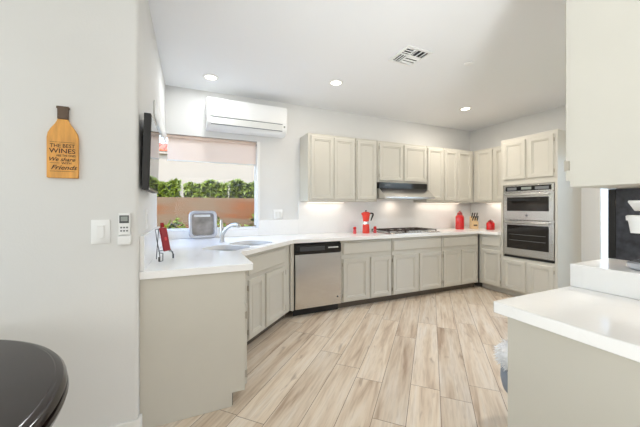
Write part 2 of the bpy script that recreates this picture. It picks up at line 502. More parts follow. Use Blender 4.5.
# sill slab
struct('trim_1', MB().box(XL-0.07, WX1-0.001, YB-0.024, YB+0.075, WZ0-0.012, WZ0+0.004), M['quartz'], bevel=0.003)

t = thing('roller_shade', 'peach cream roller shade half lowered over the back window', 'window shade', (XL, YB+0.035, WZ1))
mb = MB().lathe([(0.02,0.012),(0.02,1.058)], (0,0,-0.024), 16, axis='x')
build('roller', mb, M['shade'], t)
build('fabric', MB().box(0.018, 1.05, 0.018, 0.0195, -0.295, -0.02), M['shade'], t, smooth=0)
build('hem_bar', MB().box(0.018, 1.05, 0.012, 0.024, -0.306, -0.292), M['offwhite'], t, bevel=0.003)
build('end_bracket', MB().box(1.052, 1.072, -0.02, 0.03, -0.05, -0.001), M['satin'], t, bevel=0.002)

t = thing('shade_cassette', 'white rolled up shade cassette over the side window behind the television', 'window shade', (XL, 2.62, 2.02))
build('cassette', MB().prism_x([(0.0,0.0),(1.12,0.0),(1.12,0.11),(0.0,0.11)], 0.002, 0.014), M['white'], t, bevel=0.004)
build('hem_bar', MB().box(0.004, 0.011, 0.02, 1.1, -0.016, -0.001), M['offwhite'], t, bevel=0.002)

# glass door on the right wall
fr = MB().box(XR-0.006, XR+0.04, DY1-0.008, DY1, 0, DZ).box(XR-0.006, XR+0.04, DY0, DY0+0.05, 0, DZ).box(XR-0.006, XR+0.04, DY0+0.05, DY1-0.008, DZ-0.05, DZ).box(XR-0.006, XR+0.04, DY0+0.05, DY1-0.008, 0, 0.06)
d1 = struct('door_1', MB().box(XR+0.014, XR+0.020, DY0+0.05, DY1-0.008, 0.06, DZ-0.05), M['glass'], smooth=0)
build('door_frame', fr, M['trim'], d1, bevel=0.003)

# ------------------------------------------------------------------ outdoors
struct('ground', MB().box(-14, 22, YB+T, 22, -0.12, -0.02).box(XR+T, 22, -8, YB+T, -0.12, -0.02), M['soil'], smooth=0)
struct('garden_wall', MB().box(-9, 9, 7.0, 7.25, -0.02, 1.50), M['block'], smooth=0)
struct('planting_bed', MB().box(-9, 9, 7.25, 8.2, -0.02, 1.42), M['soil'], smooth=0)
tag(build('neighbouring_patio_wall', MB().box(9.4, 9.6, -6, 7.0, -0.02, 2.5), M['palewall'], smooth=0), None, None, kind='structure')
struct('lawn', MB().box(5.6, 9.4, -6, 6.5, -0.02, 0.0), M['lawn'], smooth=0)

t = thing('house', 'cream stucco neighbouring house with red tile roof seen through the window', 'house', (0, 10.0, 0))
build('wall', MB().box(-4, 10, 0, 4.5, -0.02, 3.02), M['stucco'], t, smooth=0)
rf = MB()
for i in range(70):
    x = -4.3+i*0.21
    pr = [(x+0.105+0.105*math.cos(a), 0.06*math.sin(a)) for a in [PI*k/6 for k in range(7)]]
    ring0 = [(px, -0.12, 2.98+pz) for px, pz in reversed(pr)]; ring1 = [(px, 2.2, 3.62+pz) for px, pz in reversed(pr)]
    rf.rings([ring0, ring1], cap=True)
build('roof', rf, M['rooftile'], t)
build('fascia', MB().prism_x([(-0.10,2.90),(-0.002,2.90),(-0.002,2.975),(-0.10,2.97)], -4.3, 10.3), M['stucco'], t)

def leaf_cloud(n, sx, sy, sz, size, zb=0.0, round_top=0.10):
    mb = MB()
    for i in range(n):
        x = random.uniform(-sx, sx); y = random.uniform(-sy, sy); q = random.random()
        top = sz*(1-round_top*(abs(x)/sx)**4)*(0.86+0.14*math.sin(x*9.0+sx)*math.cos(x*4.1))
        z = zb+top*(q**0.6)
        if random.random() < .5: y = -sy*(0.75+0.3*random.random())
        d = Vector((random.gauss(0,1), random.gauss(-.4,.8), random.gauss(.5,.8))).normalized()
        a = d.orthogonal().normalized(); a.rotate(Matrix.Rotation(random.uniform(0,6.28), 3, d)); b = d.cross(a)
        s = size*random.uniform(.6,1.3); p = Vector((x,y,z))
        mb.add([p-a*s, p+b*s*.45+d*s*.1, p+a*s, p-b*s*.45+d*s*.1], [(0,1,2,3)])
    return mb

def shrub(name, label, cat, loc, sx, sy, sz, n, size, group, mixd=0.5):
    t = thing(name, label, cat, loc, 0, group)
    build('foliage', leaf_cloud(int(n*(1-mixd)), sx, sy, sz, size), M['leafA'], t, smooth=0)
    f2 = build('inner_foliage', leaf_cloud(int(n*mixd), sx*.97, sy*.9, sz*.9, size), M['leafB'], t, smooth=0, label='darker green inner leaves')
    st = MB().tube([(0,0,0.0),(.03,0,sz*.4),(-.02,0.02,sz*.7)], [.02,.014,.008], 6)
    build('stem', st, M['signneck'], t)
    return t
gname = 'clipped shrubs on top of the garden wall'
for i, (x, w, h, lb) in enumerate([(-1.32,1.10,.60,'clipped shrub on the garden wall at the left of the window, above the red plaque'),
                     (0.345,.49,.54,'short clipped shrub on the garden wall above the clear tray'),
                     (1.98,1.09,.63,'dense clipped shrub on the garden wall at the right of the window')]):
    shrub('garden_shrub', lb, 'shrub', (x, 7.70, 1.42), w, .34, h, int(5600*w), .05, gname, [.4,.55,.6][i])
for i, (x, w, h, lb) in enumerate([(-0.38,.34,1.13,'low weedy plant at the foot of the garden wall, left of the clear tray'),
                     (0.42,.30,1.10,'low weedy plant at the foot of the garden wall behind the clear tray'),
                     (1.22,.42,1.20,'bushy low plant at the garden wall foot behind the faucet')]):
    shrub('low_plant', lb, 'plant', (x, 6.6, -0.02), w, .2, h, 700, .05, 'low plants at the foot of the garden wall', .5)

# ------------------------------------------------------------------ cabinets
def ringrect(x0, x1, z0, z1, ins, y):
    return [(x0+ins,y,z0+ins),(x1-ins,y,z0+ins),(x1-ins,y,z1-ins),(x0+ins,y,z1-ins)]
def door_mb(x0, x1, z0, z1, t=0.02):
    R = [(0,0.0),(0,-t+.005),(.005,-t),(.044,-t),(.047,-t+.007),(.055,-t+.007),(.058,-t+.004),(.064,-t+.012),(.074,-t+.0125)]
    return MB().rings([ringrect(x0,x1,z0,z1,i,y) for i,y in R])
def slab_mb(x0, x1, z0, z1, t=0.02):
    R = [(0,0.0),(0,-t+.008),(.004,-t+.004),(.010,-t+.003),(.013,-t)]
    return MB().rings([ringrect(x0,x1,z0,z1,i,y) for i,y in R])
def add_door(root, x0, x1, z0, z1, hinge=None):
    d = build('door', door_mb(x0,x1,z0,z1), M['cab'], root, smooth=30)
    if hinge:
        hx = x0-.005 if hinge == 'l' else x1+.005
        for hz in (z0+.07, z1-.07):
            build('hinge', MB().box(hx-.0035, hx+.0035, -.019, -.001, hz-.022, hz+.022).lathe([(.0032,-.026),(.0032,.026)], (hx,-.018,hz), 8), M['hinge'], d)
    return d

DZ0, DZ1, RZ0, RZ1 = .105, .635, .690, .832     # base doors and drawer fronts

def base_cabinet(label, origin, rz, width, depth, doors, drawers, group='greige base cabinets', toe=None, body=None):
    t = thing('base_cabinet', label, 'cabinet', (origin[0], origin[1], 0), rz, group)
    build('carcass', body or MB().box(0.004, width-.004, 0, depth, .09, .869), M['cab'], t, bevel=0.001)
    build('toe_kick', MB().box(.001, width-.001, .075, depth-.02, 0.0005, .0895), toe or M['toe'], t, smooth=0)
    for d in doors: add_door(t, d[0], d[1], DZ0, DZ1, d[2] if len(d) > 2 else None)
    for d in drawers: build('drawer', slab_mb(d[0], d[1], RZ0, RZ1), M['cab'], t, smooth=30)
    return t

YFR = 3.203
bw = YB-YFR-.002
cA = base_cabinet('greige base cabinet right of the dishwasher with one drawer over two doors', (1.705,YFR), 0, .783, bw, [(.032,.400,'l'),(.439,.767,'r')], [(.032,.767)])
build('pull_out_board', MB().box(.10, .62, -.024, .30, .840, .858), M['cab'], cA, bevel=0.003)
base_cabinet('wide greige base cabinet under the gas cooktop', (2.489,YFR), 0, .908, bw, [(.016,.434,'l'),(.480,.889,'r')], [(.016,.889)])
base_cabinet('greige base cabinet right of the cooktop in the back run by the corner', (3.398,YFR), 0, .786, bw, [(.030,.386,'l'),(.402,.730,'r')], [(.030,.730)])
XFR = 4.205
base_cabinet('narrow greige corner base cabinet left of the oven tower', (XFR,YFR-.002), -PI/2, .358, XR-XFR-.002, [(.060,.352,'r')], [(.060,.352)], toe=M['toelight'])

# diagonal sink base (hollow carcass so the bowls hang inside)
L = 1.025
sb = MB().box(.0, L, 0, .02, .09, .869)
base_cab = base_cabinet('diagonal greige sink cabinet in the corner below the faucet', (.32+.0005,2.478), PI/4, L, .13, [(.20,.445,'l'),(.49,.885,'r')], [], body=sb)
build('false_drawer', slab_mb(.20,.885,.672,.830), M['cab'], base_cab, smooth=30)
# filler panel between the sink cabinet and the dishwasher
tag(build('filler_panel', MB().box(1.047, 1.088, 3.185, 3.215, .09, .869), M['cab'], bevel=0.001), 'narrow greige filler strip left of the dishwasher', 'filler panel')
# left run, its end panel towards the camera
lc = base_cabinet('greige base cabinet ending the left counter beside the near wall, plain end panel', (.325,1.951), PI/2, .515, .585, [(.022,.47,'l')], [(.022,.47)])
build('end_panel', MB().prism_y([(-.2672,.0005),(.244,.0005),(.244,.088),(.325,.088),(.325,.869),(-.2672,.869)], -.012, -.0005), M['cab'], None, bevel=0.0015)
ep = bpy.data.objects['end_panel']; ep.parent = lc; ep.matrix_parent_inverse = Matrix.Identity(4)
# bring the panel into the cabinet's frame (cabinet faces +X)
Rm = Matrix.Rotation(-PI/2, 4, 'Z') @ Matrix.Translation((-.325, 0, 0))
for v in ep.data.vertices: v.co = Rm @ v.co

# upper cabinets
UZ0, UZ1, YUF = 1.364, 2.245, 3.483
def upper_cabinet(label, origin, rz, width, depth, doors, z0=UZ0, z1=UZ1, group='greige wall cabinets'):
    t = thing('wall_cabinet', label, 'cabinet', (origin[0], origin[1], z0), rz, group)
    build('carcass', MB().box(.004, width-.004, 0, depth, 0, z1-z0), M['cab'], t, bevel=0.001)
    for d in doors: add_door(t, d[0], d[1], .028, z1-z0-.03, d[2] if len(d) > 2 else None)
    return t
ud = YB-YUF-.002
upper_cabinet('leftmost greige wall cabinet with two doors, nearest the wall air conditioner', (1.377,YUF), 0, .713, ud, [(.040,.366),(.374,.695,'r')])
upper_cabinet('single door greige wall cabinet just left of the range hood', (2.091,YUF), 0, .358, ud, [(.022,.342)])
upper_cabinet('short greige wall cabinet right above the range hood', (2.450,YUF), 0, .930, ud, [(.034,.452,'l'),(.480,.918,'r')], z0=1.645)
upper_cabinet('single door greige wall cabinet just right of the range hood', (3.381,YUF), 0, .354, ud, [(.016,.338)])
upper_cabinet('two door greige wall cabinet in the back run beside the room corner', (3.736,YUF), 0, .699, ud, [(.020,.306),(.314,.640)])
upper_cabinet('greige wall cabinet on the right wall, left of the oven tower', (4.436,YUF-.001), -PI/2, .640, XR-4.436-.002, [(.055,.345),(.372,.628)])

# oven tower
TW = .727
t = thing('oven_tower', 'tall greige oven cabinet on the right with doors above and below the oven', 'cabinet', (XFR, 2.842, 0), -PI/2)
dp = XR-XFR-.002
mb = MB().box(0,TW,0,dp,.09,.568).box(0,TW,0,dp,1.602,2.265).box(0,.03,0,dp,.5685,1.6015).box(TW-.03,TW,0,dp,.5685,1.6015).box(.03,TW-.03,dp-.02,dp,.5685,1.6015)
build('carcass', mb, M['cab'], t, bevel=0.001)
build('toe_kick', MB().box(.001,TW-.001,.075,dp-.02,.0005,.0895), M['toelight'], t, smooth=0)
add_door(t, .042, .347, 1.680, 2.215); add_door(t, .386, .688, 1.680, 2.215, 'r')
add_door(t, .042, .347, .105, .528); add_door(t, .386, .688, .105, .528, 'r')

# double wall oven
t = thing('wall_oven', 'stainless double wall oven in the tall greige cabinet', 'oven', (XFR+.022, 2.842, 0), -PI/2)
ox0, ox1 = .046, .694
build('body', MB().box(ox0+.004, ox1-.004, .002, .43, .575, 1.594), M['blackmat'], t, smooth=0)
build('front_trim', MB().box(ox0,ox1,-.012,-.0005,.600,1.596), M['steel'], t, bevel=.002)
build('vent_strip', MB().box(ox0+.004,ox1-.004,-.03,-.0005,.572,.599), M['blackmat'], t, bevel=.003)
cp = build('control_panel', MB().box(ox0+.004,ox1-.004,-.034,-.0125,1.492,1.592), M['steel'], t, bevel=.004)
build('display', MB().box(ox0+.03,ox1-.03,-.036,-.0342,1.512,1.578), M['black'], cp, bevel=.001)
for cols in (range(5), range(5,9)):
    kb = MB()
    x0 = ox0+.055 if cols[0] == 0 else ox0+.425
    kb.box(x0, x0+(.13 if cols[0] == 0 else .165), -.0363, -.0360, 1.524, 1.561)
    for i in cols:
        for q in range(2):
            x = ox0+.06+i*.026 if i < 5 else ox0+.43+(i-5)*.042
            kb.box(x, x+.014, -.0368, -.0361, 1.528+q*.022, 1.535+q*.022)
    build('buttons', kb, M['grey'], cp, smooth=0)
build('clock_window', MB().box(ox0+.25, ox0+.38, -.0368, -.0361, 1.528, 1.562), M['lcd'], cp, smooth=0)
def oven_door(z0, z1, wz0, wz1, hz, wname):
    d = build('oven_door', MB().box(ox0+.002,ox1-.002,-.042,-.0125,z0,z1), M['steel'], t, bevel=.005)
    build('door_window', MB().box(ox0+.055,ox1-.055,-.0445,-.0422,wz0,wz1), M['ovenglass'], d, bevel=.001)
    h = MB().tube([(ox0+.05,-.085,hz),(ox1-.05,-.085,hz)], .011, 12)
    for x in (ox0+.08, ox1-.08): h.box(x-.012,x+.012,-.085,-.0422,hz-.008,hz+.008)
    build('handle', h, M['satin'], d)
    return d
d1_ = oven_door(1.108,1.484,1.232,1.424,1.455,'upper')
build('badge', MB().lathe([(.016,0),(.016,-.002)],((ox0+ox1)/2,-.0425,1.172),20,axis='y'), M['grey'], d1_)
d2_ = oven_door(.612,1.094,.705,1.036,1.066,'lower')
rk = MB()
for z in (.82,.90): rk.box(ox0+.09,ox1-.09,-.0450,-.0446,z,z+.004)
build('rack', rk, M['grey'], d2_, smooth=0)
sl = MB()
for i in range(11): sl.box(ox0+.07+i*.048, ox0+.10+i*.048, -.0131, -.0123, 1.0975, 1.1045)
build('vent_slots', sl, M['blackmat'], t, smooth=0)

# dishwasher
t = thing('dishwasher', 'stainless dishwasher with black control strip under the counter', 'dishwasher', (1.092, YFR, 0))
build('body', MB().box(.001,.608,.004,.55,.095,.862), M['blackmat'], t, smooth=0)
n = 14
prof = [(-.030-.012*math.sin(PI*i/n), .098+(.732-.098)*i/n) for i in range(n+1)]
build('door', MB().prism_x([(.003,.098)]+prof+[(.003,.732)], .008, .602), M['steel'], t, bevel=.002)
cp = build('control_panel', MB().prism_x([(.003,.738),(-.040,.738),(-.044,.760),(-.036,.848),(.003,.848)], .008, .602), M['black'], t, bevel=.004)
build('handle_recess', MB().box(.06,.38,-.0445,-.040,.770,.822), M['darkgrey'], cp, bevel=.004)
kb = MB()
kb.box(.425,.560,-.0420,-.0378,.792,.806)
for i in range(6): kb.box(.43+i*.022,.443+i*.022,-.0440,-.0415,.796,.802)
build('buttons', kb, M['offwhite'], cp, smooth=0)
build('toe_plate', MB().box(.008,.602,.045,.06,.002,.094), M['blackmat'], t, smooth=0)
build('badge', MB().lathe([(.011,0),(.011,-.002)],(.555,-.037,.19),16,axis='y'), M['grey'], t)

# ------------------------------------------------------------------ countertops, backsplash, sink
CZ0, CZ1 = .870, .914
def r45(px, py, c): return (c[0]+(px-py)/math.sqrt(2), c[1]+(px+py)/math.sqrt(2))
SKC = (.435, 2.915)
bowlA = [r45(x,y,SKC) for x,y in rrect(-.36,-.03,-.195,.185,.09)]
bowlB = [r45(x,y,SKC) for x,y in rrect(.005,.385,-.195,.185,.11)]
outer = [(XL+.001,1.921),(.370,1.921),(.376,1.927),(.376,2.458),(1.066,3.148),(4.15,3.148),(4.15,2.844),(XR-.001,2.844),(XR-.001,YB-.001),(XL+.001,YB-.001)]
ct = build('countertop', slab_with_holes(outer, [bowlA,bowlB], CZ0, CZ1), M['quartz'], bevel=.003)
tag(ct, 'white quartz countertop wrapping the left, back and right cabinets', 'countertop')
bs = MB().box(XL+.001,XL+.023,1.945,WY0-.001,CZ1+.0005,1.118).box(XL+.001,XL+.023,WY0-.001,YB-.025,CZ1+.0005,WZ0-.013)
bs.box(XL+.001,WX1,YB-.023,YB-.001,CZ1+.0005,WZ0-.013).box(WX1,1.356,YB-.023,YB-.001,CZ1+.0005,1.118)
tag(build('backsplash', bs, M['quartz'], bevel=.002), 'low white quartz upstand under the window and along the left wall', 'backsplash')
bs = MB().box(1.357,4.722,YB-.021,YB-.001,CZ1+.0005,UZ0-.001).box(2.452,3.378,YB-.021,YB-.001,UZ0-.001,1.643).box(XR-.022,XR-.001,2.846,YB-.022,CZ1+.0005,UZ0-.001)
tag(build('backsplash', bs, M['quartz'], bevel=.001), 'full height white quartz backsplash behind the cooktop', 'backsplash')

t = thing('sink', 'stainless double bowl sink set in the diagonal white countertop', 'sink', (SKC[0],SKC[1],CZ0-.001), PI/4)
def bowl(x0,x1,y0,y1,dpt,r=.06):
    R = [[(x,y,-.0005) for x,y in rrect(x0-.013,x1+.013,y0-.02,y1+.02,r+.01)],
         [(x,y,-.0005) for x,y in rrect(x0+.003,x1-.003,y0+.003,y1-.003,r)],
         [(x,y,-dpt+.04) for x,y in rrect(x0+.008,x1-.008,y0+.008,y1-.008,r)],
         [(x,y,-dpt+.01) for x,y in rrect(x0+.02,x1-.02,y0+.02,y1-.02,r)],
         [(x,y,-dpt) for x,y in rrect(x0+.05,x1-.05,y0+.05,y1-.05,r-.02)]]
    vs = []; 
    mb = MB(); mb.rings(R, cap=False); n = len(R[0]); mb.f.append(tuple(4*n+k for k in range(n)))
    return mb
bA = build('bowl', bowl(-.363,-.027,-.198,.188,.18,.09), M['sinksteel'], t)
bB = build('bowl', bowl(.002,.388,-.198,.188,.20,.11), M['sinksteel'], t)
for o_, cx, dz in ((bA,-.195,-.18),(bB,.195,-.20)):
    build('drain', MB().lathe([(.001,.001),(.035,.001),(.042,.006),(.045,.004)],(cx,0,dz+.001),20,cap=False), M['chrome'], o_)

t = thing('faucet', 'satin nickel single lever faucet arching over the corner sink', 'faucet', (.305,3.25,CZ1+.0005), -PI/4)
build('base', MB().lathe([(.001,0),(.032,0),(.032,.006),(.024,.012),(.022,.05),(.022,.12),(.020,.135),(.001,.137)],(0,0,0),24,cap=False), M['satin'], t)
pts = [(0.0,0,.07),(.02,0,.10),(.05,0,.135),(.085,0,.163),(.12,0,.180),(.155,0,.188),(.185,0,.187),(.21,0,.178),(.222,0,.165)]
build('spout', MB().tube(pts,[.019,.019,.019,.0185,.018,.018,.019,.019,.018],12), M['satin'], t)
build('lever', MB().tube([(0,0,.136),(-.006,0,.160),(-.010,0,.19),(-.010,0,.236)],[.020,.017,.014,.011],12), M['satin'], t)

# ------------------------------------------------------------------ range hood
t = thing('range_hood', 'stainless under cabinet range hood with black front band', 'range hood', (2.452, 3.47, 0))
build('control_band', MB().box(.0,.895,-.035,.30,1.556,1.643), M['black'], t, bevel=.003)
build('canopy', MB().prism_x([(-.036,1.5555),(-.185,1.432),(-.185,1.412),(.30,1.412),(.30,1.5555)],.0,.912), M['steel'], t, bevel=.002)
build('filter', MB().box(.05,.86,-.12,.24,1.404,1.4115), M['satin'], t, smooth=0)
build('switch', MB().box(.10,.19,-.037,-.0352,1.595,1.606), M['grey'], t, smooth=0)

# under-cabinet light strips
def strip(label, loc, rz, length, watts):
    t = thing('under_cabinet_light', label, 'light fixture', loc, rz, 'light bars under the wall cabinets')
    build('housing', MB().box(0,length,-.018,.018,-.012,-.001), M['white'], t, bevel=.002)
    build('diffuser', MB().box(.01,length-.01,-.014,.014,-.0145,-.0123), M['strip'], t, smooth=0)
    light('bar_lamp','AREA',(length/2,.0,-.018),watts,(1,.90,.80),length,.03,(0,0,-1),t)
strip('light bar under the leftmost wall cabinets',(1.45,3.70,UZ0-.001),0,.58,.35)
strip('light bar under the wall cabinets right of the hood',(3.45,3.70,UZ0-.001),0,.90,.5)
strip('light bar under the right wall cabinet by the oven',(4.66,3.40,UZ0-.001),-PI/2,.50,.3)
t = thing('hood_lamp','small warm lamp under the range hood','light fixture',(2.90,3.62,1.403))
build('lens',MB().lathe([(.001,-.006),(.024,-.006),(.030,-.0005),(.001,-.0005)],(0,0,0),20,cap=False),M['offwhite'],t)
light('hood_bulb','AREA',(0,0,-.012),.6,(1,.83,.68),.12,.12,(0,0,-1),t)

# ------------------------------------------------------------------ gas cooktop
t = thing('gas_cooktop', 'black and steel gas cooktop set into the white counter below the hood', 'cooktop', (2.945,3.47,CZ1+.0005))
build('tray', MB().rings([[(x,y,z) for x,y in rrect(-.455+i,.455-i,-.255+i,.255-i,.02)] for i,z in [(0,0),(0,.006),(.01,.012)]]), M['steel'], t)
spots = [(-.31,.11),(-.31,-.10),(0,.02),(.31,.11),(.31,-.10)]
for x,y in spots:
    b = build('burner', MB().lathe([(.001,0),(.05,0),(.05,.014),(.042,.018),(.001,.018)],(x,y,.0125),20,cap=False), M['satin'], t)
    build('burner_cap', MB().lathe([(.001,0),(.036,0),(.036,.007),(.03,.010),(.001,.010)],(x,y,.031),20,cap=False), M['iron'], b)
for x0 in (-.44,-.147,.146):
    g = MB(); x1 = x0+.288; z = .034; xm = (x0+x1)/2
    for x in (x0, x1-.012): g.box(x,x+.012,-.19,.235,z,z+.010)
    for y in (-.19,.223): g.box(x0,x1,y,y+.012,z,z+.010)
    g.box(xm-.006,xm+.006,-.19,.235,z+.002,z+.012)
    for y in (-.09,.11): g.box(x0,x1,y,y+.010,z+.002,z+.012)
    for x in (x0,x1-.012):
        for y in (-.19,.223): g.box(x,x+.012,y,y+.012,.0125,z)
    build('grate', g, M['iron'], t, bevel=.002)
for i in range(5):
    build('knob', MB().lathe([(.001,0),(.02,0),(.018,.022),(.001,.024)],(-.10+i*.05,-.225,.0122),16,cap=False), M['satin'], t)

# ------------------------------------------------------------------ things on the counter
def shaker(label, x, y):
    t = thing('shaker', label, 'shaker', (x,y,CZ1+.0005), 0, 'small red shakers by the cooktop')
    build('body', MB().lathe([(.001,0),(.024,0),(.021,.045),(.019,.060)],(0,0,0),20,cap=False), M['pink'], t)
    build('cap', MB().lathe([(.0192,.0602),(.022,.062),(.022,.085),(.014,.096),(.001,.097)],(0,0,0),20,cap=False), M['red'], t)
shaker('small rose red shaker left of the red stovetop coffee pot', 2.10, 3.52)
shaker('small rose red shaker between the red coffee pot and the cooktop', 2.425, 3.50)

t = thing('moka_pot', 'coral red stovetop coffee pot with black handle beside the cooktop', 'coffee pot', (2.285,3.52,CZ1+.0005))
build('lower_chamber', MB().lathe([(.001,0),(.050,0),(.051,.01),(.046,.125),(.001,.126)],(0,0,0),10,cap=False), M['redmoka'], t, smooth=20)
build('collar', MB().lathe([(.040,.1265),(.044,.130),(.042,.165),(.036,.170)],(0,0,0),24), M['chrome'], t)
up = build('upper_pot', MB().lathe([(.040,.1705),(.046,.20),(.060,.285),(.001,.286)],(0,0,0),10), M['redmoka'], t, smooth=20)
build('spout', MB().add([(-.052,-.02,.285),(-.052,.02,.285),(-.082,0,.285),(-.044,0,.22)],[(0,2,1),(0,3,2),(2,3,1),(0,1,3)]), M['redmoka'], up, smooth=0)
lid = build('lid', MB().lathe([(.060,.2865),(.061,.291),(.030,.304),(.001,.306)],(0,0,0),10,cap=False), M['redmoka'], t, smooth=20)
build('knob', MB().lathe([(.006,.306),(.010,.318),(.010,.326),(.001,.33)],(0,0,0),12,cap=False), M['blackmat'], lid)
build('handle', MB().tube([(.058,0,.276),(.085,0,.284),(.118,0,.278),(.122,0,.262),(.100,0,.215),(.084,0,.178)],[.010,.011,.012,.012,.010,.008],10), M['blackmat'], t)

def jar(label, x, y, r, h, name):
    t = thing('jar', label, 'jar', (x,y,CZ1+.0005), 0, 'red glass jars in the corner')
    build('body', MB().lathe([(.001,0),(r*.96,0),(r,r*.1),(r,h*.62),(r*.92,h*.70),(r*.62,h*.78)],(0,0,0),28), M['redglass'], t)
    l = build('lid', MB().lathe([(r*.60,h*.785),(r*.64,h*.79),(r*.60,h*.86),(r*.35,h*.93),(r*.12,h*.955),(r*.12,h*.96)],(0,0,0),28), M['redlid'], t)
    build('knob', MB().lathe([(.001,h*.955),(r*.18,h*.965),(r*.2,h*.985),(r*.08,h),(.001,h)],(0,0,0),16,cap=False), M['redlid'], l)
jar('tall red glass jar with dark red lid left of the knife block', 4.15, 3.52, .068, .310, 'tall')
jar('short red glass jar with domed lid right of the knife block', 4.53, 3.24, .062, .165, 'short')

KB = (4.47, 3.50)
t = thing('knife_block', 'pale wooden knife block between the two red jars', 'knife block', (KB[0],KB[1],CZ1+.0005), math.radians(-32))
build('block', MB().prism_x([(-.065,0),(.075,0),(.075,.205),(.045,.215),(-.065,.105)],-.050,.050), M['blockwood'], t, bevel=.004)
build('label_band', MB().box(-.03,.03,-.0662,-.0652,.05,.075), M['signneck'], t, smooth=0)
nrm = Vector((0,-.707,.707)); 
c0 = None
for i in range(6):
    x = -.036+.036*(i%3); row = i//3
    p = Vector((x, -.035+.045*row, .137+.045*row))
    k = MB()
    ax = Vector((random.uniform(-.03,.03),-.50,.86)).normalized()
    a = p+ax*.010; b = a+ax*(.095 if row else .08)
    k.tube([a, a+ax*.02, a+ax*.06, b],[.008,.010,.009,.011],8)
    kt = thing('kitchen_knife', 'black handled kitchen knife standing in the pale knife block', 'knife', (KB[0],KB[1],CZ1+.0005), math.radians(-32), 'black handled knives in the block')
    build('handle', k, M['blackmat'], kt)
    build('bolster', MB().tube([p+ax*.002, a],[.008,.009],8), M['satin'], kt)

# clear tray standing by the window
t = thing('tray', 'clear rounded square tray standing upright by the window, left of the faucet', 'tray', (.135,3.70,CZ1+.001), math.radians(8))
tilt = Matrix.Translation((0,0,0)) @ Matrix.Rotation(math.radians(-6),4,'X')
def rr_ring(i, y): return [(x,y,z) for x,z in rrect(-.155+i,.155-i,.003+i,.325-i,.055-i*.5,6)]
rim = MB().rings([rr_ring(.0,-.035),rr_ring(.006,-.043),rr_ring(.030,-.036),rr_ring(.036,-.005),rr_ring(.03,.012),rr_ring(.0,.008)]+[rr_ring(.0,-.035)],cap=False)
build('rim', rim.xf(tilt), M['tray'], t)
build('tray_base', MB().rings([rr_ring(.037,-.004),rr_ring(.037,.004)]).xf(tilt), M['traypanel'], t)
build('white_band', MB().box(-.10,.085,-.0075,-.0045,.255,.283).xf(tilt), M['white'], t, label='white band across the top of the tray face')  # plain white strip across the upper tray face

# red plaque on a wire easel
EA = (-.180, 2.30)
rot = math.atan2(.13,.085)
te = thing('easel', 'small dark wire easel on the left end of the counter', 'easel', (EA[0],EA[1],CZ1+.0005), rot)
wire = MB()
for sx in (-1,1):
    wire.tube([(sx*.072,-.030,.004),(sx*.068,-.034,.03),(sx*.052,-.012,.085),(sx*.045,.01,.150),(sx*.030,.03,.215)],.0028,8)
    wire.tube([(sx*.072,-.030,.004),(sx*.056,-.046,.006),(sx*.05,-.042,.055),(sx*.046,-.016,.058)],.0028,8)
    wire.lathe([(.006,0),(.006,.03)],(sx*.071,-.031,.004),8)
wire.tube([(-.052,-.012,.070),(.052,-.012,.070)],.0028,8)
wire.tube([(-.030,.03,.215),(.030,.03,.215)],.0028,8)
build('wire_frame', wire, M['darkgrey'], te)
build('rear_leg', MB().tube([(0,.03,.213),(0,.048,.004)],.0028,8), M['darkgrey'], te)
tp = thing('plaque', 'crimson bottle shaped plaque resting on the wire easel', 'plaque', (EA[0],EA[1],CZ1+.0005), rot)
lean = Matrix.Translation((0,-.030,.064)) @ Matrix.Rotation(math.radians(-12),4,'X')
pl = MB().prism_y(rrect(-.032,.032,0,.165,.008,3),-.012,0).xf(lean)
build('board', pl, M['redplaque'], tp, bevel=.002)
build('neck', MB().prism_y([(-.014,.166),(.014,.166),(.012,.200),(-.012,.200)],-.012,0).xf(lean), M['redlid'], tp, bevel=.002)
em = MB(); em.lathe([(.001,-.0125),(.013,-.0125),(.013,-.0140),(.001,-.0140)],(0,0,.085),16,axis='y',cap=False)
build('emblem', em.xf(lean), M['pink'], tp)

# ------------------------------------------------------------------ wall things
t = thing('wall_air_conditioner', 'white wall mounted split air conditioner above the window', 'air conditioner', (.171,YB-.001,2.212))
prof = [(0,0),(-.13,.0),(-.175,.02),(-.20,.06),(-.21,.12),(-.21,.33),(-.19,.35),(0,.35)]
build('body', MB().prism_x(prof,.0,.966), M['white'], t, bevel=.012, seg=3)
build('front_panel', MB().box(.015,.95,-.217,-.2105,.135,.343), M['white'], t, bevel=.004)
lv = build('louver', MB().prism_x([(-.2095,.120),(-.2155,.117),(-.206,.048),(-.199,.050)],.045,.90), M['offwhite'], t, bevel=.002)
build('outlet_gap', MB().box(.045,.90,-.2125,-.2095,.1235,.1315), M['grey'], t, smooth=0)
build('lower_gap', MB().prism_x([(-.201,.0405),(-.2035,.0475),(-.1985,.0475),(-.196,.0405)],.045,.90), M['grey'], t, smooth=0)
build('indicator', MB().box(.915,.935,-.2118,-.2105,.085,.11), M['lcd'], t, smooth=0)

t = thing('television', 'small black flat television on the left wall near the window', 'television', (XL,1.905,1.384))
Rv = Matrix.Rotation(math.radians(1.6),4,'Y')
build('case', MB().box(.014,.050,0,.50,0,.437).xf(Rv), M['blackmat'], t, bevel=.003)
build('screen', MB().box(.0502,.0515,.012,.488,.018,.427).xf(Rv), M['screen'], t, smooth=0)
build('lower_bezel', MB().box(.0502,.0525,.004,.496,.002,.012).xf(Rv), M['satin'], t, smooth=0)
build('wall_bracket', MB().box(.0012,.0125,.15,.38,.10,.34), M['blackmat'], t)

